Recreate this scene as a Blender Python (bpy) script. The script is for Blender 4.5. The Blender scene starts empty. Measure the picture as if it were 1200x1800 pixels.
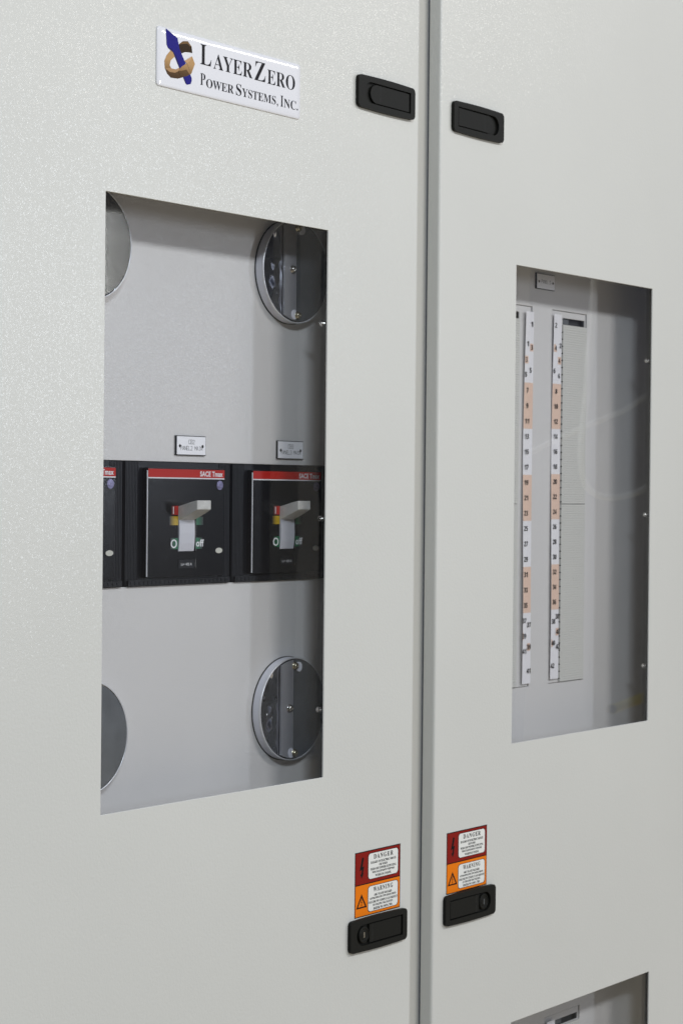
import bpy, bmesh, math, random
from mathutils import Vector, Matrix
from mathutils.geometry import tessellate_polygon
random.seed(7)
sc = bpy.context.scene
C = sc.collection

# ------------------------------------------------------------------ camera
FPX, YAW, PITCH, ROLL = 3474.0, 0.904213, -0.009123, 0.009522
CAM = Vector((-1.923, -1.4, 1.3))
cy, sy = math.cos(YAW), math.sin(YAW)
fwd = Vector((sy*math.cos(PITCH), cy*math.cos(PITCH), math.sin(PITCH)))
rgt = Vector((cy, -sy, 0)); up = rgt.cross(fwd)
c_, s_ = math.cos(ROLL), math.sin(ROLL)
rgt, up = c_*rgt + s_*up, -s_*rgt + c_*up
cd = bpy.data.cameras.new('camera'); cam = bpy.data.objects.new('camera', cd); C.objects.link(cam)
cd.sensor_fit = 'VERTICAL'; cd.sensor_height = 36.0; cd.lens = FPX/1800*36.0
cd.clip_start = 0.05; cd.clip_end = 100
M = Matrix((rgt, up, -fwd)).transposed().to_4x4(); M.translation = CAM
cam.matrix_world = M
cd.dof.use_dof = True; cd.dof.focus_distance = 2.0; cd.dof.aperture_fstop = 20
sc.camera = cam

# ------------------------------------------------------------------ world: the dim hall around the camera
w = bpy.data.worlds.new('World'); sc.world = w; w.use_nodes = True
nt = w.node_tree; nt.nodes.clear()
def N(t, **k):
    n = nt.nodes.new(t)
    for a, b in k.items(): setattr(n, a, b)
    return n
out = N('ShaderNodeOutputWorld'); bg = N('ShaderNodeBackground'); tc = N('ShaderNodeTexCoord')
sep = N('ShaderNodeSeparateXYZ'); nt.links.new(tc.outputs['Generated'], sep.inputs[0])
rmp = N('ShaderNodeValToRGB'); mr = N('ShaderNodeMapRange')
mr.inputs['From Min'].default_value = -1; mr.inputs['From Max'].default_value = 1
nt.links.new(sep.outputs['Z'], mr.inputs['Value']); nt.links.new(mr.outputs[0], rmp.inputs[0])
els = rmp.color_ramp.elements
els[0].position = 0; els[0].color = (.78, .68, .50, 1)
els[1].position = 1; els[1].color = (.60, .64, .72, 1)
for p, c in ((.38, (.54, .50, .42, 1)), (.46, (.17, .16, .15, 1)), (.56, (.15, .16, .21, 1)), (.66, (.40, .44, .54, 1))):
    e = els.new(p); e.color = c
# uneven light and dark vertical patches, added to give the steel varied reflections
mp = N('ShaderNodeMapping'); mp.inputs['Scale'].default_value = (5, 5, 1.2); nt.links.new(tc.outputs['Generated'], mp.inputs[0])
nz = N('ShaderNodeTexNoise'); nz.inputs['Scale'].default_value = 1.6; nz.inputs['Detail'].default_value = 3
nt.links.new(mp.outputs[0], nz.inputs[0])
r2 = N('ShaderNodeValToRGB'); r2.color_ramp.elements[0].position = .38; r2.color_ramp.elements[0].color = (.30, .32, .36, 1)
r2.color_ramp.elements[1].position = .62; r2.color_ramp.elements[1].color = (2.0, 1.95, 1.85, 1)
nt.links.new(nz.outputs[0], r2.inputs[0])
mx = N('ShaderNodeMix', data_type='RGBA', blend_type='MULTIPLY'); mx.inputs[0].default_value = 1
nt.links.new(rmp.outputs[0], mx.inputs[6]); nt.links.new(r2.outputs[0], mx.inputs[7])
# the far left of the hall is unlit
ml = N('ShaderNodeMapRange'); ml.inputs['From Min'].default_value = -.9; ml.inputs['From Max'].default_value = -.25
ml.inputs['To Min'].default_value = .06; ml.inputs['To Max'].default_value = 1
nt.links.new(sep.outputs['X'], ml.inputs['Value'])
m2 = N('ShaderNodeMix', data_type='RGBA', blend_type='MULTIPLY'); m2.inputs[0].default_value = 1
nt.links.new(mx.outputs[2], m2.inputs[6]); nt.links.new(ml.outputs[0], m2.inputs[7])
nt.links.new(m2.outputs[2], bg.inputs[0]); bg.inputs[1].default_value = 0.66
nt.links.new(bg.outputs[0], out.inputs[0])

# ------------------------------------------------------------------ lamps: the hall's ceiling tubes and a bright doorway to the right
def area(name, loc, target, sx, sy_, power, col):
    l = bpy.data.lights.new(name, 'AREA'); l.shape = 'RECTANGLE'; l.size = sx; l.size_y = sy_; l.energy = power; l.color = col
    o = bpy.data.objects.new(name, l); C.objects.link(o); o.location = loc
    o.rotation_euler = (Vector(target)-Vector(loc)).to_track_quat('-Z', 'Y').to_euler()
    return o
area('ceiling_tube_lamp', (-2.9, -3.5, 3.5), (-.4, 0, 1.3), 1.0, .35, 94, (.85, .94, 1.0))
area('ceiling_tube_lamp', (.45, -3.5, 3.5), (.3, 0, 1.3), 1.3, .35, 56, (1.0, .98, .935))
area('ceiling_tube_lamp', (4.0, -3.5, 3.5), (.4, 0, 1.3), 1.1, .25, 24, (1.0, .96, .90))
area('doorway_lamp', (3.90, -5.0, 2.0), (-.5, 0, 1.4), .44, 1.2, 64, (.86, .92, 1.0))
sc.view_settings.view_transform = 'Standard'; sc.view_settings.look = 'None'
sc.view_settings.exposure = 0.02; sc.view_settings.gamma = 1

# ------------------------------------------------------------------ materials
def mat(name, col, rough=.5, metal=0., spec=.5, coat=0., bump=None, mottle=None, coatbump=None, coatrough=.04):
    """bump = list of (scale, strength, distance); mottle = (scale, amount) of dirt / wear in the colour"""
    m = bpy.data.materials.new(name); m.use_nodes = True; t = m.node_tree; b = t.nodes['Principled BSDF']
    b.inputs['Base Color'].default_value = (*col, 1); b.inputs['Roughness'].default_value = rough
    b.inputs['Metallic'].default_value = metal; b.inputs['Specular IOR Level'].default_value = spec
    b.inputs['Coat Weight'].default_value = coat; b.inputs['Coat Roughness'].default_value = coatrough
    co = t.nodes.new('ShaderNodeTexCoord')
    prev = None
    for s, st, d in (bump or []):
        n = t.nodes.new('ShaderNodeTexNoise'); n.inputs['Scale'].default_value = s; n.inputs['Detail'].default_value = 2.5
        n.inputs['Roughness'].default_value = .55
        t.links.new(co.outputs['Object'], n.inputs[0])
        bp = t.nodes.new('ShaderNodeBump'); bp.inputs['Strength'].default_value = st; bp.inputs['Distance'].default_value = d
        t.links.new(n.outputs[0], bp.inputs['Height'])
        if prev: t.links.new(prev.outputs[0], bp.inputs['Normal'])
        prev = bp
    if prev: t.links.new(prev.outputs[0], b.inputs['Normal'])
    if coatbump:   # crinkled hard skin: small facets, each tilted its own way
        n = t.nodes.new('ShaderNodeTexVoronoi'); n.inputs['Scale'].default_value = coatbump[0]
        wob = t.nodes.new('ShaderNodeTexNoise'); wob.inputs['Scale'].default_value = coatbump[0]*.8
        mx_ = t.nodes.new('ShaderNodeVectorMath'); mx_.operation = 'MULTIPLY_ADD'; mx_.inputs[1].default_value = (2.2/coatbump[0],)*3
        t.links.new(co.outputs['Object'], wob.inputs[0]); t.links.new(wob.outputs['Color'], mx_.inputs[0]); t.links.new(co.outputs['Object'], mx_.inputs[2])
        t.links.new(mx_.outputs[0], n.inputs['Vector'])
        sb = t.nodes.new('ShaderNodeVectorMath'); sb.operation = 'SUBTRACT'; sb.inputs[1].default_value = (.5, .5, .5); t.links.new(n.outputs['Color'], sb.inputs[0])
        sc_ = t.nodes.new('ShaderNodeVectorMath'); sc_.operation = 'SCALE'; sc_.inputs['Scale'].default_value = coatbump[1]; t.links.new(sb.outputs[0], sc_.inputs[0])
        ge_ = t.nodes.new('ShaderNodeNewGeometry'); ad = t.nodes.new('ShaderNodeVectorMath'); ad.operation = 'ADD'
        t.links.new(ge_.outputs['Normal'], ad.inputs[0]); t.links.new(sc_.outputs[0], ad.inputs[1])
        nm = t.nodes.new('ShaderNodeVectorMath'); nm.operation = 'NORMALIZE'; t.links.new(ad.outputs[0], nm.inputs[0])
        t.links.new(nm.outputs[0], b.inputs['Coat Normal'])
    if mottle:
        n = t.nodes.new('ShaderNodeTexNoise'); n.inputs['Scale'].default_value = mottle[0]; n.inputs['Detail'].default_value = 4
        t.links.new(co.outputs['Object'], n.inputs[0])
        r = t.nodes.new('ShaderNodeValToRGB'); a = mottle[1]
        r.color_ramp.elements[0].position = .3; r.color_ramp.elements[0].color = (*[c*(1-a) for c in col], 1)
        r.color_ramp.elements[1].position = .7; r.color_ramp.elements[1].color = (*[min(1, c*(1+a)) for c in col], 1)
        t.links.new(n.outputs[0], r.inputs[0]); t.links.new(r.outputs[0], b.inputs['Base Color'])
    return m
PAINT = mat('textured_grey_powder_coat', (.60, .60, .578), .42, spec=.35, bump=[(300, .3, .0008), (60, .12, .0008)], mottle=(3, .02), coat=.17, coatrough=.16, coatbump=(860, .18))
INNER = mat('inner_grey_paint', (.68, .66, .645), .42, spec=.4, bump=[(520, .3, .0005)], mottle=(6, .015), coat=.12, coatrough=.17, coatbump=(820, .18))
FILLER = mat('smooth_grey_plastic_filler', (.66, .65, .61), .38, bump=[(80, .1, .0004)])
FRAME = mat('grey_frame_paint', (.55, .54, .51), .5, bump=[(300, .2, .0004)])
GREYRUB = mat('grey_rubber', (.15, .16, .19), .6)
GASKET = mat('black_rubber', (.02, .021, .023), .7)
DARK = mat('dark_interior_steel', (.10, .105, .11), .5, bump=[(200, .2, .0004)])
BLACKP = mat('black_moulded_plastic', (.009, .0092, .008), .5, spec=.14, bump=[(900, .25, .0003)])
BLACKG = mat('glossy_black_plastic', (.006, .0062, .0075), .2, spec=.28, bump=[(500, .06, .0003)])
BLACKR = mat('ribbed_black_plastic', (.008, .0085, .011), .36, spec=.25)
CHROME = mat('polished_steel', (.50, .50, .53), .05, .97, bump=[(15, 1.0, .022), (300, .05, .0004)])
BROWNREFL = mat('brown_reflection_steel', (.24, .225, .19), .10, .85, bump=[(14, .1, .001)], mottle=(25, .2))  # brownish reflection of the upper-left cover put into the steel's colour
RIM = mat('bright_steel_rim', (.80, .80, .82), .3, .35)
STRIPM = mat('brushed_strip_steel', (.42, .42, .45), .35, .5, bump=[(60, .1, .001)])
SATIN = mat('satin_steel', (.34, .37, .41), .17, .85, bump=[(40, .05, .001)], mottle=(40, .12))
COLLAR = mat('light_collar_paint', (.74, .74, .80), .35, spec=.5, bump=[(400, .2, .0004)])
STEEL = mat('stainless_screw_steel', (.55, .53, .5), .2, 1)
BRASSY = mat('yellow_zinc_steel', (.55, .50, .36), .22, 1)
WHITEP = mat('white_laminate', (.93, .92, .95), .4)
PAPER = mat('white_paper', (.84, .82, .84), .7, mottle=(30, .02))
PEACH = mat('peach_print', (.80, .57, .45), .7, mottle=(30, .03))
INK = mat('black_ink', (.008, .008, .009), .6, spec=.08)
RESIN = mat('domed_white_resin', (.74, .74, .79), .3, spec=.2, coat=1, coatrough=.03)
PINK = mat('printed_ink', (.012, .012, .016), .3, spec=.06)
BLUE = mat('printed_blue', (.012, .01, .19), .3, spec=.06); BLUED = mat('printed_dark_blue', (.01, .008, .11), .3, spec=.06)
GOLD1 = mat('printed_gold', (.45, .27, .12), .3, spec=.06); GOLD2 = mat('printed_tan', (.52, .32, .17), .3, spec=.06)
GOLD3 = mat('printed_bronze', (.16, .09, .035), .3, spec=.06); GOLD4 = mat('printed_dark_bronze', (.03, .016, .005), .3, spec=.06)
RED = mat('red_print', (.46, .016, .010), .4, spec=.2); DRED = mat('dark_red_vinyl', (.23, .012, .008), .5, spec=.08)
ORANGE = mat('orange_vinyl', (.78, .19, .006), .5, spec=.08); WHITEV = mat('white_vinyl', (.76, .76, .74), .5, spec=.1)
WHITEI = mat('white_print', (.78, .78, .80), .4)
GREYT = mat('light_grey_toggle_plastic', (.58, .57, .54), .38, bump=[(120, .1, .0006)], mottle=(160, .10))
SLIDE = mat('white_slider_plastic', (.60, .60, .65), .4)
YEL = mat('yellow_print', (.62, .40, .01), .4); GRN = mat('green_print', (.008, .22, .085), .4)
PURPLE = mat('violet_hologram_seal', (.17, .155, .27), .3, .3, mottle=(400, .5))
OVALW = mat('ivory_plastic', (.58, .57, .50), .4)

for gm, dark in ((GOLD1, (.10, .05, .02)), (GOLD2, (.30, .17, .08)), (GOLD3, (.06, .03, .012))):   # the printed ribbon's own tone change
    tt = gm.node_tree; co_ = tt.nodes.new('ShaderNodeTexCoord'); sx = tt.nodes.new('ShaderNodeSeparateXYZ'); rp = tt.nodes.new('ShaderNodeValToRGB')
    base_ = tuple(tt.nodes['Principled BSDF'].inputs['Base Color'].default_value)
    tt.links.new(co_.outputs['Generated'], sx.inputs[0]); tt.links.new(sx.outputs['Z'], rp.inputs[0])
    rp.color_ramp.elements[0].position = .08; rp.color_ramp.elements[0].color = (*dark, 1)
    rp.color_ramp.elements[1].position = .42; rp.color_ramp.elements[1].color = base_
    tt.links.new(rp.outputs[0], tt.nodes['Principled BSDF'].inputs['Base Color'])

def glass_material():
    m = bpy.data.materials.new('clear_polycarbonate'); m.use_nodes = True; t = m.node_tree; t.nodes.clear()
    o = t.nodes.new('ShaderNodeOutputMaterial'); mi = t.nodes.new('ShaderNodeMixShader')
    tr = t.nodes.new('ShaderNodeBsdfTransparent'); tr.inputs[0].default_value = (.955, .96, .97, 1)
    gl = t.nodes.new('ShaderNodeBsdfGlossy'); gl.inputs['Roughness'].default_value = .006
    # straight-through pane: each face reflects as air-to-plastic, whichever side it is met from
    fr = t.nodes.new('ShaderNodeFresnel'); ge = t.nodes.new('ShaderNodeNewGeometry'); ior = t.nodes.new('ShaderNodeMapRange')
    ior.inputs['To Min'].default_value = 1.49; ior.inputs['To Max'].default_value = 1/1.49
    t.links.new(ge.outputs['Backfacing'], ior.inputs['Value']); t.links.new(ior.outputs[0], fr.inputs[0])
    co = t.nodes.new('ShaderNodeTexCoord'); n = t.nodes.new('ShaderNodeTexNoise'); n.inputs['Scale'].default_value = 7
    t.links.new(co.outputs['Object'], n.inputs[0]); bp = t.nodes.new('ShaderNodeBump')
    bp.inputs['Strength'].default_value = .03; bp.inputs['Distance'].default_value = .003
    t.links.new(n.outputs[0], bp.inputs['Height']); t.links.new(bp.outputs[0], gl.inputs['Normal'])
    t.links.new(fr.outputs[0], mi.inputs[0]); t.links.new(tr.outputs[0], mi.inputs[1]); t.links.new(gl.outputs[0], mi.inputs[2])
    t.links.new(mi.outputs[0], o.inputs[0]); return m
GLASS = glass_material()

# ------------------------------------------------------------------ helpers
ORG = {}
def new_obj(name, data=None):
    o = bpy.data.objects.new(name, data); C.objects.link(o); return o
def thing(name, label, cat, loc, group=None):
    o = new_obj(name); o.location = loc; o['label'] = label; o['category'] = cat
    o.empty_display_size = .02
    if group: o['group'] = group
    ORG[o.name] = Vector(loc); return o
def obj(name, bm, m, parent=None, bevel=0, smooth=False, seg=2):
    """bm is in world coordinates; the object gets its parent's origin"""
    off = ORG[parent.name] if parent is not None else Vector((0, 0, 0))
    bmesh.ops.translate(bm, verts=bm.verts, vec=-off)
    bmesh.ops.recalc_face_normals(bm, faces=bm.faces)
    me = bpy.data.meshes.new(name); bm.to_mesh(me); bm.free()
    for mm in (m if isinstance(m, (list, tuple)) else [m]): me.materials.append(mm)
    if smooth:
        for p in me.polygons: p.use_smooth = True
    o = new_obj(name, me)
    if parent is not None: o.parent = parent
    ORG[o.name] = off
    if bevel:
        b = o.modifiers.new('bevel', 'BEVEL'); b.width = bevel; b.segments = seg; b.limit_method = 'ANGLE'; b.angle_limit = math.radians(40)
        b.harden_normals = False
    return o
def B(): return bmesh.new()
def box(bm, x0, x1, y0, y1, z0, z1):
    v = [bm.verts.new((x, y, z)) for x in (x0, x1) for y in (y0, y1) for z in (z0, z1)]
    for f in ((0, 1, 3, 2), (4, 6, 7, 5), (0, 4, 5, 1), (2, 3, 7, 6), (0, 2, 6, 4), (1, 5, 7, 3)):
        bm.faces.new([v[i] for i in f])
    return bm
def prism(bm, loops, y0, y1=None, mi=0):
    """loops[0] outline, rest holes, each [(x,z)]; front at y0, back at y1 (None: flat sheet)"""
    ts = tessellate_polygon([[Vector((x, z, 0)) for x, z in l] for l in loops])
    flat = [p for l in loops for p in l]
    fv = [bm.verts.new((x, y0, z)) for x, z in flat]
    fs = []
    for t in ts:
        try: fs.append(bm.faces.new([fv[i] for i in t]))
        except ValueError: pass
    if y1 is not None:
        bv = [bm.verts.new((x, y1, z)) for x, z in flat]
        for t in ts:
            try: fs.append(bm.faces.new([bv[i] for i in reversed(t)]))
            except ValueError: pass
        k = 0
        for l in loops:
            n = len(l)
            for i in range(n):
                a, b = k+i, k+(i+1) % n
                fs.append(bm.faces.new((fv[a], fv[b], bv[b], bv[a])))
            k += n
    for f in fs: f.material_index = mi
    return bm
def rr(x0, x1, z0, z1, r, n=6, bow=0.0):
    """rounded rectangle outline, optionally with bowed top and bottom edges"""
    p = []
    for cx, cz, a0 in ((x1-r, z1-r, 0), (x0+r, z1-r, 90), (x0+r, z0+r, 180), (x1-r, z0+r, 270)):
        if bow and a0 == 90:
            for i in range(1, 10):
                t = i/10; p.append((x1-r+(x0-x1+2*r)*t, z1+bow*math.sin(math.pi*t)))
        if bow and a0 == 270:
            for i in range(1, 10):
                t = i/10; p.append((x0+r+(x1-x0-2*r)*t, z0-bow*math.sin(math.pi*t)))
        for i in range(n+1):
            a = math.radians(a0+90*i/n); p.append((cx+r*math.cos(a), cz+r*math.sin(a)))
    return p
def circ(cx, cz, rx, rz=None, n=48):
    rz = rz or rx
    return [(cx+rx*math.cos(2*math.pi*i/n), cz+rz*math.sin(2*math.pi*i/n)) for i in range(n)]
def lathe(bm, cx, cz, prof, n=32, mi=0):
    """profile [(r,y)] turned about the y axis through (cx,cz)"""
    rings = []
    for r, y in prof:
        if r < 1e-6: rings.append([bm.verts.new((cx, y, cz))])
        else: rings.append([bm.verts.new((cx+r*math.cos(2*math.pi*i/n), y, cz+r*math.sin(2*math.pi*i/n))) for i in range(n)])
    for a, b in zip(rings, rings[1:]):
        for i in range(n):
            j = (i+1) % n
            if len(a) == 1: f = bm.faces.new((a[0], b[i], b[j]))
            elif len(b) == 1: f = bm.faces.new((a[i], b[0], a[j]))
            else: f = bm.faces.new((a[i], b[i], b[j], a[j]))
            f.material_index = mi
    return bm
def bar(bm, p, q, wd, y):
    """flat printed stroke between two (x,z) points"""
    p = Vector(p); q = Vector(q); d = (q-p).normalized(); n = Vector((-d.y, d.x))*wd/2; e = d*wd*.35
    v = [bm.verts.new((a.x, y, a.y)) for a in (p-e-n, q+e-n, q+e+n, p-e+n)]
    bm.faces.new(v); return bm
def serif(s):
    r = ''
    for ch in s:
        if 'A' <= ch <= 'Z': r += chr(0x1D400+ord(ch)-65)
        elif '0' <= ch <= '9': r += chr(0x1D7CE+int(ch))
        else: r += ch
    return r
def boldsans(s):
    r = ''
    for ch in s:
        if 'A' <= ch <= 'Z': r += chr(0x1D5D4+ord(ch)-65)
        elif 'a' <= ch <= 'z': r += chr(0x1D5EE+ord(ch)-97)
        elif '0' <= ch <= '9': r += chr(0x1D7EC+int(ch))
        else: r += ch
    return r
def letters(bm, body, x0, x1, z0, z1, y, offset=0.0, spacing=1.0, res=4, mi=0, shear=0):
    """letters of the built-in typeface filled flat, their outline box fitted to x0..x1, z0..z1"""
    c = bpy.data.curves.new('letters', 'FONT'); c.body = body; c.offset = offset; c.space_character = spacing
    c.resolution_u = res; c.fill_mode = 'FRONT'
    o = bpy.data.objects.new('letters', c); C.objects.link(o)
    dg = bpy.context.evaluated_depsgraph_get()
    me = bpy.data.meshes.new_from_object(o.evaluated_get(dg))
    bpy.data.objects.remove(o); bpy.data.curves.remove(c)
    xs = [v.co.x for v in me.vertices]; zs = [v.co.y for v in me.vertices]
    if not xs: return bm
    ax, bx, az, bz = min(xs), max(xs), min(zs), max(zs)
    for v in me.vertices:
        X = x0+(v.co.x-ax)/(bx-ax)*(x1-x0); Z = z0+(v.co.y-az)/(bz-az)*(z1-z0)
        v.co = Vector((X, y, Z))
    n0 = len(bm.faces); bm.from_mesh(me); bpy.data.meshes.remove(me)
    bm.faces.ensure_lookup_table()
    for f in bm.faces[n0:]: f.material_index = mi
    return bm
STROKE = {'C': [[(4, 5), (3, 6), (1, 6), (0, 5), (0, 1), (1, 0), (3, 0), (4, 1)]], 'B': [[(0, 0), (0, 6), (3, 6), (4, 5), (4, 4), (3, 3), (0, 3)], [(3, 3), (4, 2), (4, 1), (3, 0), (0, 0)]],
 '2': [[(0, 5), (1, 6), (3, 6), (4, 5), (4, 4), (0, 0), (4, 0)]], '3': [[(0, 5), (1, 6), (3, 6), (4, 5), (4, 4), (3, 3), (1.5, 3)], [(3, 3), (4, 2), (4, 1), (3, 0), (1, 0), (0, 1)]],
 'P': [[(0, 0), (0, 6), (3, 6), (4, 5), (4, 4), (3, 3), (0, 3)]], 'A': [[(0, 0), (2, 6), (4, 0)], [(.8, 2), (3.2, 2)]], 'N': [[(0, 0), (0, 6), (4, 0), (4, 6)]],
 'E': [[(4, 6), (0, 6), (0, 0), (4, 0)], [(0, 3), (3, 3)]], 'L': [[(0, 6), (0, 0), (4, 0)]], 'M': [[(0, 0), (0, 6), (2, 2.5), (4, 6), (4, 0)]], 'I': [[(2, 0), (2, 6)], [(1.2, 0), (2.8, 0)], [(1.2, 6), (2.8, 6)]]}
def engraved(bm, s, cx, z0, h, y, wd, pitch=.78):
    u = h/6; adv = 5.9*u*pitch; x = cx-(len(s)*adv-1.9*u)/2
    for ch in s:
        for pl in STROKE.get(ch, []):
            for a, b in zip(pl, pl[1:]):
                bar(bm, (x+a[0]*u*.92, z0+a[1]*u), (x+b[0]*u*.92, z0+b[1]*u), wd, y)
        x += adv
    return bm

# ------------------------------------------------------------------ cabinets (door, frame, inner panel, panes)
ZB, ZT = -.22, 2.15
def door_mesh(cols, zs, holes):
    """cols = profile [(x,y)] across the door; cells whose x and z fall in a hole are left open"""
    bm = B(); g = [[bm.verts.new((x, y, z)) for z in zs] for x, y in cols]
    for i in range(len(cols)-1):
        for j in range(len(zs)-1):
            mx_ = (cols[i][0]+cols[i+1][0])/2; mz = (zs[j]+zs[j+1])/2
            if cols[i][1] == 0 and cols[i+1][1] == 0 and any(h[0] < mx_ < h[1] and h[2] < mz < h[3] for h in holes): continue
            bm.faces.new((g[i][j], g[i+1][j], g[i+1][j+1], g[i][j+1]))
    return bm
def arc(cx, cy_, r, a0, a1, n=7):
    return [(cx+r*math.cos(math.radians(a0+(a1-a0)*i/n)), cy_+r*math.sin(math.radians(a0+(a1-a0)*i/n))) for i in range(n+1)]
def door(parent, xl, xr, holes, r=.0035, depth=.0175):
    pts = [(xl, depth)] + arc(xl+r, r, r, 180, 270) + arc(xr-r, r, r, 270, 360) + [(xr, depth)]
    pts = [(x, 0 if abs(y) < 1e-7 else y) for x, y in pts]
    for h in holes:
        for x in (h[0], h[1]): pts.append((x, 0))
    flat = sorted({p for p in pts if p[1] == 0}); left = [p for p in pts[:9] if p[1] != 0]
    right = [p for p in pts if p[1] != 0 and p[0] > (xl+xr)/2]
    cols = left + flat + right
    zs = sorted({ZB, ZT, *[h[2] for h in holes], *[h[3] for h in holes]})
    bm = door_mesh(cols, zs, holes)
    bmesh.ops.remove_doubles(bm, verts=bm.verts, dist=1e-6)
    bmesh.ops.recalc_face_normals(bm, faces=bm.faces)
    # make normals look outwards (-y on the face)
    f = max(bm.faces, key=lambda q: q.calc_area())
    if f.normal.y > 0: bmesh.ops.reverse_faces(bm, faces=bm.faces)
    off = ORG[parent.name]; bmesh.ops.translate(bm, verts=bm.verts, vec=-off)
    me = bpy.data.meshes.new('door'); bm.to_mesh(me); bm.free(); me.materials.append(PAINT)
    o = new_obj('door', me); o.parent = parent; ORG[o.name] = off
    for p in me.polygons: p.use_smooth = any(abs(me.vertices[v].co.y+off.y) > 1e-6 for v in p.vertices)
    s = o.modifiers.new('sheet', 'SOLIDIFY'); s.thickness = .002; s.offset = -1; s.use_even_offset = True
    b = o.modifiers.new('edge', 'BEVEL'); b.width = .0004; b.segments = 2; b.limit_method = 'ANGLE'; b.angle_limit = math.radians(60)
    return o
def pane(parent, h):
    bm = prism(B(), [rr(h[0]-.02, h[1]+.02, h[2]-.02, h[3]+.02, .004)], .0032, .0062)
    return obj('window_pane', bm, GLASS, parent)
def stud(parent, x, z):
    bm = lathe(B(), x, z, [(0, .0068), (.0018, .0068), (.0022, .0072), (.0022, .0090), (.0036, .0092), (.0036, .0125), (0, .0125)], 12)
    return obj('window_clip', bm, STEEL, parent)

HL = (-.5258, -.1723, .978, 1.5985); HR = (.2156, .5690, .980, 1.5970); H3 = (.2210, .5802, 0.0, .6183)
D = .065
left_cab = thing('electrical_cabinet', 'pale grey cabinet on the left with a white nameplate and breaker switches behind its window', 'cabinet', (-.36, 0, ZB))
door(left_cab, -.78, 0.0, [HL]); pane(left_cab, HL)
for z in (1.4937, 1.2717, 1.0537): stud(left_cab, -.1675, z)
right_cab = thing('electrical_cabinet', 'pale grey cabinet on the right with numbered strips behind its upper window', 'cabinet', (.46, 0, ZB))
door(right_cab, .0440, .88, [HR, H3]); pane(right_cab, HR); pane(right_cab, H3)
for z in (1.4949, 1.2744, 1.0577): stud(right_cab, .5740, z)
stud(right_cab, .583, .50)
# frame posts: each cabinet brings its own upright; the door closes on a rubber gasket
def frame(parent, xa, xb, xc, xd):
    bm = B()
    box(bm, xa, xb, .022, .062, ZB, ZT); box(bm, xc, xd, .022, .062, ZB, ZT)
    box(bm, xb, xc, .022, .062, ZT-.05, ZT); box(bm, xb, xc, .022, .062, ZB, ZB+.05)
    return obj('frame', bm, FRAME, parent, bevel=.001)
frame(left_cab, -.78, -.74, -.028, .0228); frame(right_cab, .0232, .060, .84, .88)
bm = B(); box(bm, .0472, .056, .0176, .0218, ZB+.01, ZT-.01); obj('door_gasket', bm, GREYRUB, right_cab)
bm = B(); box(bm, -.013, -.004, .0176, .0218, ZB+.01, ZT-.01); obj('door_gasket', bm, GREYRUB, left_cab)
def enclosure(parent, x0, x1, back=.30):
    bm = B(); box(bm, x0, x0+.002, .0625, back, ZB, ZT); box(bm, x1-.002, x1, .0625, back, ZB, ZT)
    box(bm, x0+.002, x1-.002, back-.002, back, ZB, ZT); box(bm, x0+.002, x1-.002, .0625, back-.002, ZT-.002, ZT); box(bm, x0+.002, x1-.002, .0625, back-.002, ZB, ZB+.002)
    return obj('enclosure', bm, DARK, parent)
enclosure(left_cab, -.78, .0228); enclosure(right_cab, .0232, .88)
# left inner panel with the breaker cutout, right inner panels with two breaker columns each
bm = B()
box(bm, -.70, -.028, D, D+.002, 1.333, 1.78); box(bm, -.70, -.028, D, D+.002, .80, 1.1997)
box(bm, -.70, -.660, D, D+.002, 1.1998, 1.3329)
obj('inner_panel', bm, INNER, left_cab, bevel=.0005)
bm = B(); box(bm, -.70, -.071, D+.05, D+.052, 1.15, 1.38); obj('mounting_plate', bm, GASKET, left_cab)

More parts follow.
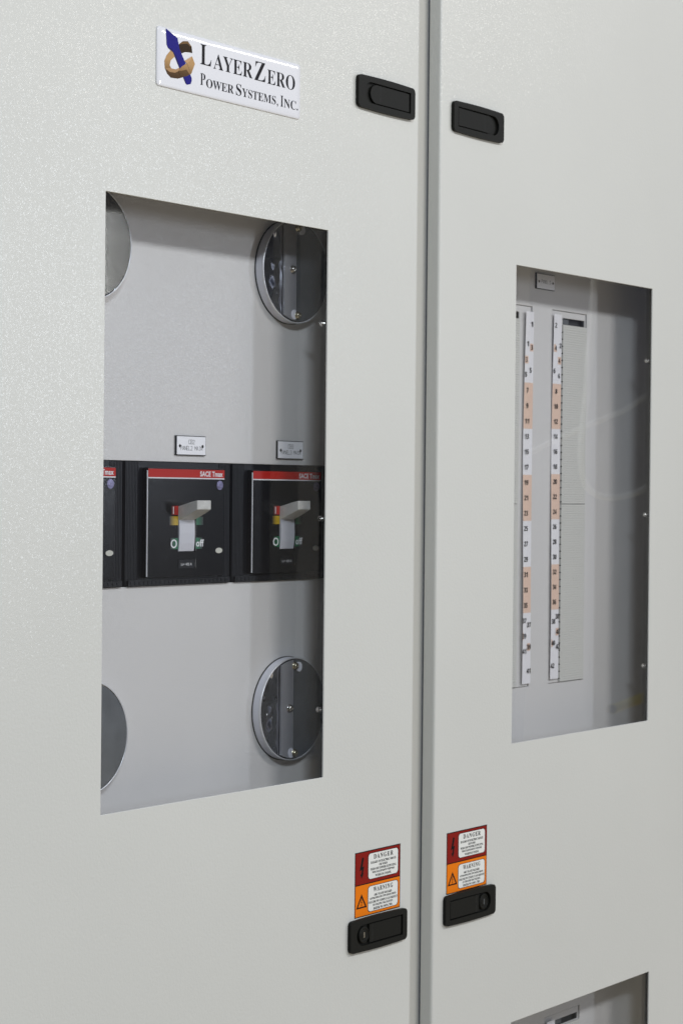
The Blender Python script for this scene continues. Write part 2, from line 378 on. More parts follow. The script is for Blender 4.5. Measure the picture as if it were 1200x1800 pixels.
def right_panel(dz, zt, zb):
    """inner panel with two column openings; dz shifts the upper arrangement down"""
    xa, xb = .2600, .3556; xc, xd = .4057, .4975; z1, z0 = 1.5579+dz, 1.0395+dz
    bm = prism(B(), [[(.12, zb), (.72, zb), (.72, zt), (.12, zt)], [(xa, z0), (xb, z0), (xb, z1), (xa, z1)], [(xc, z0), (xd, z0), (xd, z1), (xc, z1)]], D, D+.0035)
    p = obj('inner_panel', bm, INNER, right_cab, bevel=.0004)
    # trim plate set into each opening with the slot at the top
    for (a, b, s0, s1) in ((xa, xb, .264, .3245), (xc, xd, .4345, .4935)):
        bm = prism(B(), [[(a+.0008, z0+.0008), (b-.0022, z0+.0008), (b-.0022, z1-.0008), (a+.0008, z1-.0008)], [(s0, 1.5395+dz), (s1, 1.5395+dz), (s1, 1.5485+dz), (s0, 1.5485+dz)]], D+.0012, D+.003)
        obj('trim_plate', bm, INNER, right_cab, bevel=.0003)
        bm = B(); box(bm, a-.004, a+.004, D+.0036, D+.0040, z0-.004, z1+.004); box(bm, b-.006, b+.004, D+.0036, D+.0040, z0-.004, z1+.004); obj('trim_backing', bm, GASKET, right_cab)
        bm = B(); box(bm, s0-.003, s1+.003, D+.0085, D+.0095, 1.530+dz, 1.556+dz); obj('slot_back', bm, GASKET, right_cab)
        bm = B(); box(bm, s0+.0002, s0+(.021 if a > .4 else .015), D+.0045, D+.0084, 1.5405+dz, 1.5475+dz); obj('slot_tab', bm, DARK, right_cab)
        f0, f1 = (.264, .3225) if a < .4 else (.4322, .4950)
        for (za, zc) in ((1.2896, 1.5388), (1.0412, 1.2886)):
            bm = B()
            # two shallow-ribbed blank covers per column
            n = 76; step = (zc-za)/n
            prof = []
            for i in range(n): prof += [(D-.0016, za+dz+i*step), (D-.0016, za+dz+(i+.86)*step), (D-.0010, za+dz+(i+.93)*step)]
            prof.append((D-.0016, zc+dz))
            va = [bm.verts.new((f0, y, z)) for y, z in prof]; vb = [bm.verts.new((f1, y, z)) for y, z in prof]
            for i in range(len(prof)-1): bm.faces.new((va[i], vb[i], vb[i+1], va[i+1]))
            ba = [bm.verts.new((f0, D+.0008, z)) for y, z in prof]; bb = [bm.verts.new((f1, D+.0008, z)) for y, z in prof]
            for i in range(len(prof)-1):
                bm.faces.new((va[i], va[i+1], ba[i+1], ba[i])); bm.faces.new((vb[i], bb[i], bb[i+1], vb[i+1]))
            bm.faces.new((va[0], ba[0], bb[0], vb[0])); bm.faces.new((va[-1], vb[-1], bb[-1], ba[-1]))
            o = obj('blank_cover', bm, FILLER, right_cab)
        # row of break-off nibs along the inner edge
        if a < .4: continue
        bm = B(); z = 1.045+dz
        while z < 1.535+dz:
            xx = f0 if a > .4 else f1
            box(bm, xx-.0011, xx+.0001, D-.0018, D+.0004, z, z+.0014); z += .00985
        obj('nib_row', bm, GASKET, right_cab)
right_panel(0, 1.78, .80); right_panel(-.982, .797, -.18)
# ------------------------------------------------------------------ latches
def latch(parent, cx, cz, s, lock):
    """s=+1: thumb scoop on the left; s=-1: mirrored"""
    L, H = .110, .0372; X = lambda u: cx+s*u
    fl = lambda pts: [(X(x), cz+z) for x, z in pts]
    hole = [(.046, -.0122), (.046, .0122), (-.031, .0122)] + [(-.031-.0125*math.sin(math.radians(a)), .0122*math.cos(math.radians(a))) for a in range(15, 180, 15)] + [(-.031, -.0122)]
    bm = prism(B(), [fl(rr(-L/2, L/2, -H/2, H/2, .0055, 7, .0009)), fl(hole)], -.0048, -.0002)
    body = obj('latch_handle', bm, BLACKP, parent, bevel=.0008, seg=3)
    bm = prism(B(), [fl(rr(-.050, .052, -.0150, .0150, .004))], -.0011, -.0003); obj('latch_pocket', bm, BLACKP, body)
    if not lock:
        pad = [(.0440, -.0108), (.0440, .0108), (-.0200, .0108)] + [(-.0200-.0115*math.sin(math.radians(a)), .0108*math.cos(math.radians(a))) for a in range(15, 180, 15)] + [(-.0200, -.0108)]
    else:
        pad = [(.0440, -.0108), (.0440, .0108), (-.0185, .0108), (-.0185, -.0108)]
    bm = prism(B(), [fl(pad)], -.0039, -.0012); obj('paddle', bm, BLACKP, body, bevel=.0006)
    bm = B(); box(bm, X(-.0127)-.0002, X(-.0127)+.0002, -.00395, -.0038, cz-.0104, cz+.0104); obj('paddle_seam', bm, GASKET, body)
    if lock:
        bm = lathe(B(), X(-.029), cz, [(.0095, -.0012), (.0095, -.0040), (.0088, -.0046), (.0078, -.0046), (.0074, -.0040), (.0058, -.0038), (.0052, -.0043), (0, -.0043)], 32)
        obj('lock', bm, BLACKP, body, smooth=False)
        bm = B(); box(bm, X(-.029)-.0008, X(-.029)+.0008, -.0045, -.0042, cz-.0032, cz+.0032); obj('keyhole', bm, STEEL if s > 0 else DARK, body)
latch(left_cab, -.0697, 1.7652, 1, False); latch(right_cab, .1213, 1.7655, -1, False)
latch(left_cab, -.0696, .7868, 1, True); latch(right_cab, .1203, .7870, -1, True)

# ------------------------------------------------------------------ nameplate on the left door
t = thing('nameplate', 'glossy white domed nameplate with black serif lettering and a blue and gold emblem', 'nameplate', (-.3415, 0, 1.715))
x0, x1, z0, z1 = -.4560, -.2262, 1.7150, 1.7758
bm = B()
N_ = 8; rings = []
for k in range(N_+1):
    a = k/N_*math.pi/2; ins = .0075*(1-math.cos(a)); yy = -.0006-.0016*math.sin(a)**.7
    rings.append([bm.verts.new((x, yy, z)) for x, z in rr(x0+ins, x1-ins, z0+ins, z1-ins, max(.0035-ins*.3, .001), 5)])
base = [bm.verts.new((v.co.x, -.0001, v.co.z)) for v in rings[0]]
rings.insert(0, base)
for a, b in zip(rings, rings[1:]):
    n = len(a)
    for i in range(n): bm.faces.new((a[i], a[(i+1) % n], b[(i+1) % n], b[i]))
bm.faces.new(rings[-1]); plate = obj('plate', bm, RESIN, t, smooth=True)
YP = -.0024
bm = B()
letters(bm, serif('L'), -.3917, -.3744, 1.7477, 1.7686, YP, -.006)
letters(bm, serif('AYER'), -.3712, -.3081, 1.7466, 1.7624, YP, -.006)
letters(bm, serif('Z'), -.3050, -.2868, 1.7460, 1.7664, YP, -.006)
letters(bm, serif('ERO'), -.2838, -.2366, 1.7452, 1.7612, YP, -.006)
letters(bm, serif('P'), -.3913, -.3835, 1.7262, 1.7383, YP, -.006)
letters(bm, serif('OWER'), -.3822, -.3386, 1.7249, 1.7341, YP, -.004)
letters(bm, serif('S'), -.3348, -.3262, 1.7245, 1.7370, YP, -.004)
letters(bm, serif('YSTEMS'), -.3250, -.2692, 1.7246, 1.7338, YP, -.004)
letters(bm, serif(','), -.2672, -.2654, 1.7228, 1.7264, YP)
letters(bm, serif('I'), -.2610, -.2566, 1.7243, 1.7363, YP, -.004)
letters(bm, serif('NC'), -.2553, -.2345, 1.7241, 1.7340, YP, -.004)
letters(bm, serif('.'), -.2333, -.2312, 1.7243, 1.7262, YP)
obj('lettering', bm, PINK, t)
bm = B(); k = 0
def art(pts, mi, lift=0): prism(bm, [pts], YP-lift, mi=mi)
art([(-.4266, 1.7600), (-.4185, 1.7663), (-.411, 1.7677), (-.4052, 1.7631), (-.4039, 1.7566), (-.4091, 1.7565), (-.4151, 1.7557), (-.4211, 1.7532), (-.4238, 1.7548)], 5)
art([(-.4250, 1.7618), (-.4185, 1.7663), (-.411, 1.7677), (-.4052, 1.7631), (-.4075, 1.7628), (-.4118, 1.7650), (-.4180, 1.7636)], 4, .00003)
art([(-.4330, 1.7540), (-.4366, 1.7537), (-.4428, 1.7475), (-.4459, 1.7411), (-.4452, 1.734), (-.4415, 1.7288), (-.4353, 1.735), (-.4381, 1.7382), (-.4364, 1.7435), (-.4300, 1.7488)], 3)
art([(-.4452, 1.734), (-.4415, 1.7288), (-.4362, 1.7257), (-.4255, 1.7265), (-.4159, 1.73), (-.4057, 1.7347), (-.4088, 1.7389), (-.4128, 1.7444), (-.421, 1.7395), (-.4289, 1.7354), (-.4363, 1.7353)], 4, .00003)
art([(-.4452, 1.734), (-.4363, 1.7353), (-.4289, 1.7354), (-.421, 1.7395), (-.4128, 1.7444), (-.4124, 1.7420), (-.421, 1.7360), (-.4300, 1.7318), (-.4380, 1.7312)], 2, .00006)
art([(-.4442, 1.7746), (-.4265, 1.7677), (-.4256, 1.763), (-.4262, 1.7600), (-.4312, 1.7557), (-.4404, 1.7549), (-.443, 1.7584)], 0, .0001)
art([(-.4404, 1.7552), (-.4256, 1.7645), (-.4238, 1.7575), (-.415, 1.7452), (-.4048, 1.7307), (-.4047, 1.7275), (-.4062, 1.7243), (-.4115, 1.7225), (-.4140, 1.7236), (-.4333, 1.7521)], 0, .00013)
art([(-.4404, 1.7552), (-.4362, 1.7560), (-.4290, 1.7500), (-.4120, 1.7225), (-.4140, 1.7236), (-.4333, 1.7521)], 1, .00016)
art([(-.4442, 1.7746), (-.4265, 1.7677), (-.4340, 1.7640)], 0, .00018)
art([(-.4255, 1.7345), (-.4215, 1.7285), (-.4130, 1.7310), (-.4057, 1.7347), (-.4128, 1.7444), (-.4200, 1.7400)], 3, .0002)
art([(-.4255, 1.7345), (-.4215, 1.7285), (-.4130, 1.7310), (-.4080, 1.7337), (-.4130, 1.7380), (-.4200, 1.7355)], 4, .00023)
art([(-.4161, 1.7464), (-.4047, 1.7532), (-.4002, 1.746), (-.4057, 1.7347), (-.4084, 1.7387), (-.4124, 1.7444)], 3, .00026)
art([(-.4161, 1.7464), (-.4047, 1.7532), (-.4075, 1.7480), (-.4124, 1.7444)], 2, .0003)
obj('emblem', bm, [BLUE, BLUED, GOLD2, GOLD1, GOLD3, GOLD4], t)

# ------------------------------------------------------------------ danger / warning stickers
def sticker(x0, z1, label):
    W_, H_ = .0882, .0762
    t = thing('warning_sticker', label, 'warning sticker', (x0+W_/2, 0, z1-H_), 'danger and warning stickers above the lower latches')
    X = lambda u: x0+u*W_; Z = lambda v: z1-v*H_
    P = lambda pts: [(X(u), Z(v)) for u, v in pts]
    bm = prism(B(), [P([(0, 0), (1, 0), (1, 1), (0, 1)])], -.00025, -.00003); obj('backing', bm, INK, t)
    bm = prism(B(), [P([(.012, .014), (.988, .014), (.988, .497), (.012, .497)])], -.0003); obj('danger_field', bm, DRED, t)
    bm = prism(B(), [P([(.012, .513), (.988, .513), (.988, .986), (.012, .986)])], -.0003); obj('warning_field', bm, ORANGE, t)
    for va, vb, title, lines in ((.055, .445, 'DANGER', ['HAZARD OF ELECTRIC SHOCK', 'OR BURN.', 'TURN OFF POWER SUPPLYING', 'THIS EQUIPMENT BEFORE', 'WORKING INSIDE.']),
                                 (.56, .945, 'WARNING', ['ARC FLASH HAZARD.', 'APPROPRIATE PPE REQUIRED.', 'FAILURE TO COMPLY CAN RESULT', 'IN DEATH OR INJURY.', 'REFER TO NFPA 70E.'])):
        bm = prism(B(), [rr(X(.278), X(.955), Z(vb+.008), Z(va-.008), .0045)], -.00035); obj('text_border', bm, INK, t)
        bm = prism(B(), [rr(X(.290), X(.943), Z(vb), Z(va), .004)], -.0004); obj('text_box', bm, WHITEV, t)
        bm = B(); c = .617
        letters(bm, serif(title), X(c-.215), X(c+.215), Z(va+.095), Z(va+.022), -.00045, .012, spacing=1.3)
        v = va+.125
        for ln in lines:
            hw = min(.315, len(ln)*.0118)
            letters(bm, serif(ln), X(c-hw), X(c+hw), Z(v+.036), Z(v), -.00045, .022, res=2); v += .0525
        obj('lettering', bm, INK, t)
    bm = B()
    prism(bm, [P([(.150, .085), (.190, .10), (.158, .235), (.196, .228), (.168, .335), (.186, .325), (.145, .415), (.112, .34), (.136, .345), (.148, .275), (.100, .29)])], -.00035)
    obj('bolt_symbol', bm, INK, t)
    bm = B()
    prism(bm, [P([(.145, .645), (.262, .865), (.030, .865)]), P([(.145, .700), (.222, .842), (.070, .842)])], -.00035)
    prism(bm, [P([(.155, .715), (.148, .765), (.160, .765), (.150, .815), (.158, .812), (.145, .838), (.133, .808), (.141, .812), (.145, .780), (.133, .782), (.142, .715)])], -.00037)
    obj('triangle_symbol', bm, INK, t)
sticker(-.1120, .8832, 'red and orange danger and warning sticker on the left door above its lower latch')
sticker(.0722, .8826, 'red and orange danger and warning sticker on the right door above its lower latch')

# ------------------------------------------------------------------ engraved tag plates
def tag_plate(x0, x1, z0, z1, lines, label, hole=.0014):
    t = thing('tag_plate', label, 'label plate', ((x0+x1)/2, D, z0), 'engraved white tag plates inside the cabinets')
    bm = B(); box(bm, x0, x1, D-.0024, D-.0001, z0, z1); obj('backing', bm, GASKET, t)
    bm = prism(B(), [rr(x0+.0008, x1-.0008, z0+.0008, z1-.0008, .0004)], D-.0028, D-.0024); obj('face', bm, WHITEP, t)
    bm = B(); n = len(lines); cx = (x0+x1)/2
    for i, (s, dz, h) in enumerate(lines): engraved(bm, s, cx, (z0+z1)/2+dz, h, D-.00285, .00042)
    obj('lettering', bm, INK, t)
    for x in (x0+.0055, x1-.0055):
        bm = lathe(B(), x, (z0+z1)/2-.0006, [(0, D-.0036), (.001, D-.0036), (.0018, D-.0029)], 14); obj('rivet', bm, GASKET, t, smooth=True)
tag_plate(-.3535, -.3062, 1.3405, 1.3618, [('CB2', .0018, .0044), ('PANEL2 MAIN', -.0050, .0042)], 'white tag plate engraved PANEL2 MAIN above the middle breaker')
tag_plate(-.1838, -.1372, 1.3398, 1.3608, [('CB3', .0018, .0044), ('PANEL3 MAIN', -.0050, .0042)], 'white tag plate engraved PANEL3 MAIN above the breaker nearest the door edge')
tag_plate(.3612, .4075, 1.5832, 1.6045, [('PANEL 3', -.0022, .0044)], 'white tag plate engraved PANEL 3 at the top of the right window')

# ------------------------------------------------------------------ circuit breakers
def gradient(name, col, left):
    m = mat(name, col, .35); t = m.node_tree; b = t.nodes['Principled BSDF']
    co = t.nodes.new('ShaderNodeTexCoord'); sp = t.nodes.new('ShaderNodeSeparateXYZ'); r = t.nodes.new('ShaderNodeValToRGB')
    t.links.new(co.outputs['Generated'], sp.inputs[0]); t.links.new(sp.outputs['X'], r.inputs[0]); t.links.new(r.outputs[0], b.inputs['Base Color'])
    k = (.012, .0125, .014, 1)
    r.color_ramp.elements[0].color = k if left else (*col, 1); r.color_ramp.elements[1].color = (*col, 1) if left else k
    r.color_ramp.elements[0].position = .05 if left else .3; r.color_ramp.elements[1].position = .7 if left else .95
    return m
G_RED = gradient('red_fading_print', (.42, .02, .012), True); G_YEL = gradient('yellow_fading_print', (.52, .34, .008), True)
G_GRN = gradient('green_fading_print', (.002, .15, .06), False); G_GRL = gradient('green_fading_print_left', (.002, .12, .048), True)
BX = -.3465
def breaker(label):
    t = thing('circuit_breaker', label, 'circuit breaker', (BX, D, 1.2), 'black circuit breakers in a row behind the left window')
    zb, zt = 1.2003, 1.3324
    # body: a step-sided moulded case with fine vertical ribs at both sides
    a, b = BX-.0835, BX+.0835
    pts = [(a, .105), (a, D+.001)]
    x = a
    for i in range(9):
        pts += [(x+.0006, D-.0012), (x+.0017, D-.0012), (x+.0020, D-.0004)]; x += .0023
    pts += [(x, D-.0004), (BX-.061, D-.0004)]
    x = BX+.064
    pts += [(x, D-.0004)]
    while x < b-.0024:
        pts += [(x+.0006, D-.0012), (x+.0017, D-.0012), (x+.0020, D-.0004)]; x += .0023
    pts += [(b, D+.001), (b, .105)]
    bm = B(); lo = [bm.verts.new((x, y, zb)) for x, y in pts]; hi = [bm.verts.new((x, y, zt)) for x, y in pts]
    for i in range(len(pts)-1): bm.faces.new((lo[i], lo[i+1], hi[i+1], hi[i]))
    bm.faces.new(lo); bm.faces.new(hi)
    body = obj('case', bm, BLACKR, t)
    bm = B(); box(bm, a+.003, b-.003, D-.0040, D-.0014, zb+.0002, zb+.0062)
    for k in range(24): box(bm, a+.006+k*.0065, a+.0092+k*.0065, D-.0046, D-.0041, zb+.0015, zb+.005)
    obj('lower_rail', bm, BLACKR, t, bevel=.0004)
    # front cover
    Y = .0565; x0, x1, z0, z1 = BX-.0572, BX+.0645, 1.2092, 1.3262
    bm = prism(B(), [rr(x0, x1, z0, z1, .0012, 3), [(-.3560, 1.2350), (-.3290, 1.2350), (-.3290, 1.2850), (-.3560, 1.2850)]], Y, D-.0005)
    cover = obj('front_cover', bm, BLACKG, t, bevel=.0008)
    bm = B(); box(bm, x0-.0010, x0-.0002, Y-.0006, Y+.0006, z0+.001, z1-.003); obj('edge_glint', bm, WHITEI, t)  # white strip painted as the glint along the cover's left edge
    bm = B(); n = 40
    for k in range(n):
        z = z0+.003+k*(z1-z0-.016)/n
        for p, q in ((x0+.003, -.3565), (-.3285, x1-.001)) if 1.2355 < z+.0005 < 1.2845 else ((x0+.003, x1-.001),):
            box(bm, p, q, Y-.00022, Y-.00002, z, z+.0010)
    obj('cover_ribs', bm, BLACKG, t)
    y = Y-.0004
    bm = prism(B(), [[(x0+.0006, z1-.0101), (x1, z1-.0101), (x1, z1-.0012), (x0+.0006, z1-.0012)]], y, y+.00035); obj('red_band', bm, RED, t)
    bm = prism(B(), [[(x0+.0006, z1-.0114), (x1, z1-.0114), (x1, z1-.0102), (x0+.0006, z1-.0102)]], y, y+.00035); obj('white_line', bm, WHITEI, t)
    bm = letters(B(), 'SACE Tmax', x1-.0400, x1-.0030, z1-.0086, z1-.0028, y-.0001, .03, spacing=1.06, res=3); obj('lettering', bm, WHITEI, t)
    def patch(m, xa, xb, za, zb_): 
        obj('colour_patch', prism(B(), [[(xa, za), (xb, za), (xb, zb_), (xa, zb_)]], y, y+.00015), m, t)
    dx = -.0092
    patch(G_RED, -.3590+dx, -.3470+dx, 1.2757, 1.2855); patch(G_YEL, -.3610+dx, -.3470+dx, 1.2647, 1.2743)
    patch(G_GRN, -.3195+dx, -.3070+dx, 1.2647, 1.2735); patch(G_GRL, -.3590+dx, -.3470+dx, 1.2388, 1.2508)
    patch(G_GRN, -.3195+dx, -.3085+dx, 1.2388, 1.2508)
    bm = B(); box(bm, -.3548+dx-.00055, -.3548+dx+.00055, y-.0002, y, 1.2768, 1.2846); obj('on_mark', bm, WHITEI, t)
    bm = prism(B(), [circ(-.3537+dx, 1.2447, .0049, .0047, 28), circ(-.3537+dx, 1.2447, .0031, .0033, 28)], y-.0001); obj('zero_mark', bm, WHITEI, t)
    bm = letters(B(), 'off', -.3183+dx, -.3060+dx, 1.2410, 1.2490, y-.0001, .03, spacing=1.08)
    obj('lettering', bm, WHITEI, t)
    # slot with the white slider and the toggle lever
    bm = B(); box(bm, -.3559, -.3291, Y+.0052, Y+.0062, 1.2351, 1.2849); obj('slot_back', bm, GASKET, t)
    bm = B()
    prof = [(Y+.004, 1.2353), (Y-.0004, 1.2365), (Y-.0016, 1.2450), (Y-.0019, 1.2560), (Y-.0016, 1.2660), (Y-.0002, 1.2780), (Y+.004, 1.2848)]
    va = [bm.verts.new((-.3556, yy, z)) for yy, z in prof]; vb = [bm.verts.new((-.3312, yy, z)) for yy, z in prof]
    for i in range(len(prof)-1): bm.faces.new((va[i], vb[i], vb[i+1], va[i+1]))
    bm.faces.new(va); bm.faces.new(vb); obj('slider', bm, SLIDE, t)
    bm = B(); box(bm, -.3284, -.3280, Y-.0009, Y-.0002, 1.2365, 1.2775); obj('slot_edge', bm, STEEL, t)
    bm = B(); xa, xb = -.3556, -.3308
    sec = [(Y+.001, 1.2695, 1.2850, .0), (Y-.006, 1.2722, 1.2868, .0002), (Y-.0175, 1.2775, 1.2900, .0008), (Y-.0262, 1.2818, 1.2918, .0014)]
    rg = [[bm.verts.new((xx, yy, zz)) for xx, zz in ((xa+i_, za), (xb-i_, za), (xb-i_, zc), (xa+i_, zc))] for yy, za, zc, i_ in sec]
    for p, q in zip(rg, rg[1:]):
        for i in range(4): bm.faces.new((p[i], p[(i+1) % 4], q[(i+1) % 4], q[i]))
    bm.faces.new(rg[0]); bm.faces.new(rg[-1]); obj('toggle', bm, GREYT, t, bevel=.0009, seg=3)
    # round seal, oval plug, rating window
    obj('round_seal', lathe(B(), -.2895, 1.3083, [(.0053, y+.0002), (.0050, y-.0003), (0, y-.0004)], 28), PURPLE, t)
    bm = prism(B(), [circ(-.2905, 1.2363, .0056, .0030, 28)], y-.0004, y); obj('oval_plug', bm, OVALW, t, bevel=.0002)
    bm = prism(B(), [[(-.3553, 1.2178), (-.3300, 1.2178), (-.3300, 1.2272), (-.3553, 1.2272)]], y-.0002, y+.0002); w_ = obj('rating_window', bm, BLACKR, t)
    bm = letters(B(), 'Iu=\u223C400 A', -.3515, -.3345, 1.2207, 1.2238, y-.0004, res=2); obj('lettering', bm, WHITEI, t)
    bm = B(); box(bm, -.3290, -.3285, y-.0004, y+.0003, 1.2175, 1.2275); obj('window_edge', bm, STEEL, t)
    return t
def copy_tree(o, parent=None):
    c = o.copy(); C.objects.link(c)
    if parent is not None: c.parent = parent
    for ch in list(o.children): copy_tree(ch, c)
    return c
b2 = breaker('middle black circuit breaker with its grey toggle up, below the CB2 tag plate')
for dx, lb in ((.170, 'black circuit breaker beside the right edge of the left window, below the CB3 tag plate'), (-.170, 'partly hidden black circuit breaker at the left edge of the left window')):
    c = copy_tree(b2); c.location.x = BX+dx; c['label'] = lb

# ------------------------------------------------------------------ round viewport covers
def viewport(x, z, label):
    t = thing('viewport_cover', label, 'round cover', (x, D, z), 'round steel covers on the inner panel')
    Yf = .053; R = .0588
    bm = lathe(B(), x, z, [(.0602, D-.0001), (.0602, D-.0008), (.0590, D-.0014)], 72); obj('seal', bm, GASKET, t)
    bm = lathe(B(), x, z, [(R+.0006, D-.0014), (R-.0001, Yf+.0018)], 72); obj('collar', bm, COLLAR, t, smooth=True)
    # polished face with a turned rim
    bm = lathe(B(), x, z, [(R-.0001, Yf+.0018), (R+.0001, Yf+.0012), (R-.0002, Yf+.0004), (R-.0006, Yf), (R-.0010, Yf+.0006), (0, Yf+.0006)], 96)
    obj('polished_face', bm, CHROME, t)
    bm = lathe(B(), x, z, [(R+.0007, Yf+.0016), (R+.0007, Yf-.0003), (R-.0006, Yf-.0005), (R-.0008, Yf+.0002)], 96); obj('rim', bm, RIM, t, smooth=True)
    # right-hand cover plate with a raised strip along its straight edge
    def seg(xl, r, y0, y1, xr=None):
        pts = []; a0 = math.acos(max(-1, min(1, xl/r)))
        if xr is None:
            n = 40; pts = [(x+r*math.cos(a0-2*a0*i/n), z+r*math.sin(a0-2*a0*i/n)) for i in range(n+1)]
        else:
            a1 = math.acos(xr/r); n = 6
            pts = [(x+r*math.cos(a1+(a0-a1)*i/n), z+r*math.sin(a1+(a0-a1)*i/n)) for i in range(n+1)]
            pts += [(px, 2*z-pz) for px, pz in reversed(pts)]
        return prism(B(), [pts], y0, y1)
    obj('cover_plate', seg(-.0030, R-.0022, Yf-.0012, Yf-.0001), SATIN, t, bevel=.0003)
    obj('raised_strip', seg(-.0245, R-.0022, Yf-.0030, Yf-.0003, -.0036), STRIPM, t, bevel=.0006)
    for sx, sz in ((-.0015, .0500), (-.0015, -.0505), (-.0105, .0015)):
        m = BRASSY if abs(sz) > .01 else STEEL
        bm = lathe(B(), x+sx, z+sz, [(.0048, Yf-.0030), (.0048, Yf-.0036), (.0040, Yf-.0038), (.0040, Yf-.0056), (.0030, Yf-.0068), (.0014, Yf-.0074), (.0012, Yf-.0062), (0, Yf-.0062)], 20)
        obj('screw', bm, m, t, smooth=True)
    for wx, wz in ((.0062, .0485), (-.0075, -.0500)):
        bm = prism(B(), [circ(x+wx, z+wz, .0050, .0056, 24)], Yf-.0036, Yf-.0012); obj('washer', bm, COLLAR, t, bevel=.0004)
    return t
vp = viewport(-.1625, 1.0512, 'round polished cover with brass screws low in the left window, right of centre')
for x, z, lb in ((-.1640, 1.5556, 'round polished cover with a screw, upper right corner of the left window'),
                 (-.4940, 1.5556, 'cut-off round steel cover at the upper left corner of the left window'),
                 (-.4935, 1.0470, 'cut-off round dull grey cover at the lower left corner of the left window')):
    c = copy_tree(vp); c.location.x = x; c.location.z = z; c['label'] = lb
    if x < -.4 and z > 1.3:
        for ch in c.children:
            if ch.name.startswith('cover_plate'): ch.material_slots[0].link = 'OBJECT'; ch.material_slots[0].material = BROWNREFL

# ------------------------------------------------------------------ paper number strips
def strip(xl, xr, zt, zb, dz, label, marks, bands, tags, lean):
    t = thing('number_strip', label, 'number strip', ((xl+xr)/2, D, zb+dz), 'paper number strips beside the breaker columns')
    yy = lambda z, u: D-.0022-.0012*math.sin((z-zb)/(zt-zb)*math.pi*2.3)*u
    bm = B(); n = 40; L = []
    for i in range(n+1):
        z = zb+(zt-zb)*i/n; o_ = lean(i/n)
        L.append([bm.verts.new((xl+o_+(xr-xl)*u, yy(z, 1-u)-.0000, z+dz)) for u in (0, .5, 1)])
    for a, b in zip(L, L[1:]):
        for i in range(2): bm.faces.new((a[i], a[i+1], b[i+1], b[i]))
    p = obj('paper', bm, PAPER, t); s = p.modifiers.new('sheet', 'SOLIDIFY'); s.thickness = .0003; s.offset = 0
    Yp = D-.0038
    ln = lambda z: lean((z-zb)/(zt-zb))
    bm = B()
    for za, zc in bands:
        n = 8
        for k in range(n):
            p_, q_ = za+(zc-za)*k/n, za+(zc-za)*(k+1)/n
            v = [bm.verts.new(c) for c in ((xl+ln(p_), yy(p_, 1)-.0003, p_+dz), (xr+ln(p_), yy(p_, 0)-.0003, p_+dz), (xr+ln(q_), yy(q_, 0)-.0003, q_+dz), (xl+ln(q_), yy(q_, 1)-.0003, q_+dz))]
            bm.faces.new(v)
    for x, z in tags:
        v = [bm.verts.new(c) for c in ((x-.0042, yy(z, 1)-.0003, z-.0052+dz), (x+.0042, yy(z, 0)-.0003, z-.0052+dz), (x+.0042, yy(z, 0)-.0003, z+.0052+dz), (x-.0042, yy(z, 1)-.0003, z+.0052+dz))]
        bm.faces.new(v)
    obj('shaded_rows', bm, PEACH, t)
    bm = B()
    for s_, x, z in marks:
        u = max(0, min(1, 1-(x-xl-ln(z))/(xr-xl)))
        wd = .0092 if len(s_) == 2 else .0047
        letters(bm, boldsans(s_), x-wd/2, x+wd/2, z-.0034+dz, z+.0034+dz, min(yy(z, 1), yy(z, 0), yy(z, u))-.0006, .006, res=2)
    obj('numerals', bm, INK, t)
PI_ = .02086
oddm = [('1', .3497, 1.5334), ('3', .3503, 1.5017), ('5', .3481, 1.4706), ('1', .3403, 1.5065), ('3', .3379, 1.4847), ('5', .3369, 1.4646)]
oddm += [(str(7+2*i), .3412-.0001*i, 1.4432-PI_*i) for i in range(15)]
oddm += [('37', .3375, 1.1303), ('37', .3490, 1.1244), ('39', .3379, 1.1094), ('39', .3496, 1.0941), ('41', .3383, 1.0885), ('41', .3502, 1.0614)]
evm = [('2', .4106, 1.5363), ('2', .4230, 1.5087), ('4', .4112, 1.5048), ('4', .4210, 1.4880), ('6', .4089, 1.4732), ('6', .4208, 1.4667)]
evm += [(str(8+2*i), .4141-.0001*i, 1.4451-PI_*i) for i in range(15)]
evm += [('38', .4215, 1.1329), ('38', .4113, 1.1262), ('40', .4234, 1.1114), ('40', .4118, 1.0962), ('42', .4238, 1.0908), ('42', .4110, 1.0646)]
bands = lambda z7: [(z7-PI_*2.5, z7+PI_*.5), (z7-PI_*8.5, z7-PI_*5.5), (z7-PI_*14.5, z7-PI_*11.5)]
lnA = lambda u: -.0018*math.sin(u*math.pi)*(1 if u < 1 else 0)
lnB = lambda u: -.0012*math.sin(u*math.pi)
strip(.3352, .3558, 1.5502, 1.0441, 0, 'paper strip of odd numbers 1 to 41 behind the right window', oddm, bands(1.4432), [(.3503, 1.5017), (.3385, 1.4847), (.3385, 1.1094), (.3500, 1.0941)], lnA)
strip(.4060, .4272, 1.5518, 1.0460, 0, 'paper strip of even numbers 2 to 42 behind the right window', evm, bands(1.4451), [(.4108, 1.5048), (.4220, 1.4880), (.4226, 1.1114), (.4112, 1.0962)], lnB)
strip(.4060, .4272, 1.5518, 1.0460, -.982, 'paper number strip just showing behind the lower right window', evm, bands(1.4451), [(.4108, 1.5048), (.4220, 1.4880)], lnB)

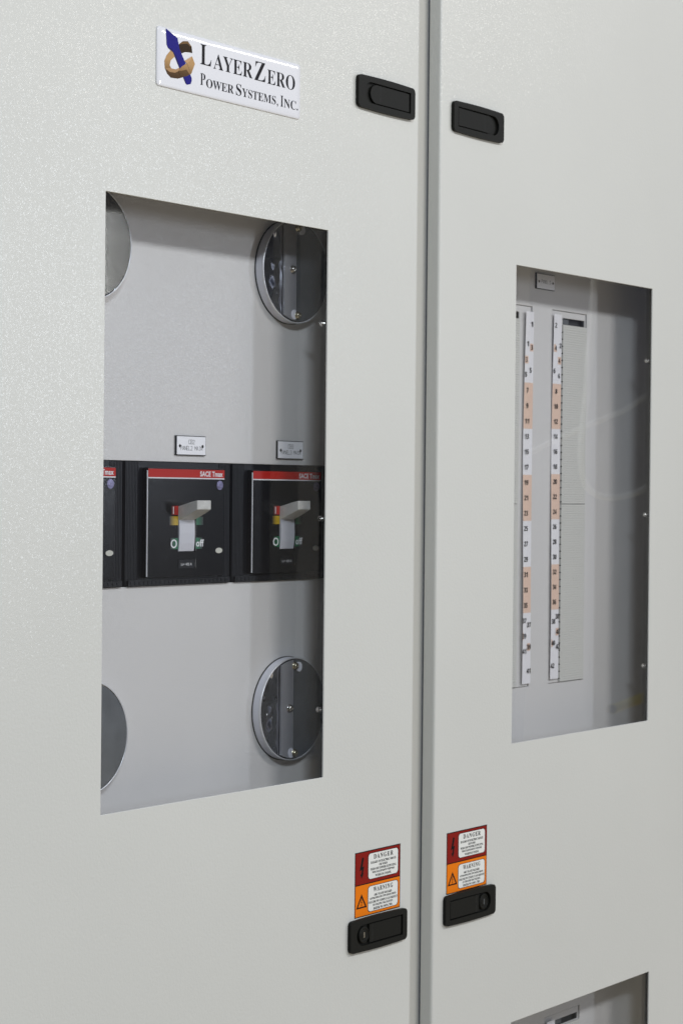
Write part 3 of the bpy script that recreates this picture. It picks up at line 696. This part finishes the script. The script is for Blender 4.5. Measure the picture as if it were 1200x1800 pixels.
# ------------------------------------------------------------------ objects added in the hall to produce the reflections in the panes
t = thing('reflection_column', 'pale painted column added in the hall to be mirrored in the panes', 'column', (6.95, -4.4, ZB))  # column added for a pale stripe mirrored in the right pane
bm = B(); box(bm, 6.90, 7.00, -4.45, -4.35, ZB, 3.6); obj('shaft', bm, mat('column_paint', (.78, .78, .76), .5), t)
bm = B(); box(bm, 6.80, 7.10, -4.55, -4.25, ZB-.02, ZB-.0002); obj('base_plate', bm, FRAME, t)
t = thing('reflection_column', 'second pale painted column added farther back to be mirrored in the panes', 'column', (7.05, -6.0, ZB))  # column added for streaks mirrored in the left pane
bm = B(); box(bm, 6.95, 7.15, -6.1, -5.9, ZB, 3.6); obj('shaft', bm, bpy.data.materials['column_paint'], t)
bm = B(); box(bm, 6.85, 7.25, -6.2, -5.8, ZB-.02, ZB-.0002); obj('base_plate', bm, FRAME, t)
def cord(name, pts, r, m, label, cat):
    c = bpy.data.curves.new(name, 'CURVE'); c.dimensions = '3D'; c.bevel_depth = r; c.bevel_resolution = 3; c.resolution_u = 10
    sp = c.splines.new('NURBS'); sp.points.add(len(pts)-1); sp.use_endpoint_u = True; sp.order_u = 4
    for p, q in zip(sp.points, pts): p.co = (*q, 1)
    o = bpy.data.objects.new(name, c); C.objects.link(o)
    me = bpy.data.meshes.new_from_object(o.evaluated_get(bpy.context.evaluated_depsgraph_get())); bpy.data.objects.remove(o)
    o = new_obj(name, me); me.materials.clear(); me.materials.append(m)
    for p in me.polygons: p.use_smooth = True
    o['label'] = label; o['category'] = cat
CORDM = mat('white_cord_jacket', (.90, .90, .86), .5)
cord('reflection_cord', [(4.77, -2.62, 3.2), (4.757, -2.6, 2.194), (4.74, -2.6, 1.993), (4.67, -2.58, 1.68), (4.60, -2.56, 1.50), (4.63, -2.58, 1.37), (4.753, -2.6, 1.305), (4.906, -2.62, 1.29), (5.041, -2.6, 1.307), (5.248, -2.6, 1.336), (5.6, -2.7, 1.55), (5.7, -2.7, 3.2)], .013, CORDM, 'long white cord loop added in the hall to be mirrored in the right window', 'cord')  # added out of view for the curved reflection in the pane
cord('reflection_cable', [(4.62, -2.8, 1.47), (4.927, -2.8, 1.562), (5.172, -2.8, 1.624), (5.599, -2.8, 1.72), (6.6, -2.8, 2.3), (7.0, -2.8, 3.2)], .011, CORDM, 'slanting white cable added in the hall to be mirrored in the right window', 'cable')  # added out of view for the straight bright line in the pane
cord('reflection_strap', [(5.60, -3.0, .372), (5.70, -3.02, .372), (5.80, -3.0, .385), (5.96, -3.0, .41), (6.3, -3.0, .42)], .022, mat('yellow_webbing', (.75, .58, .05), .6), 'yellow strap added low in the hall to be mirrored in the right window', 'strap')  # added out of view for the yellow streak in the pane
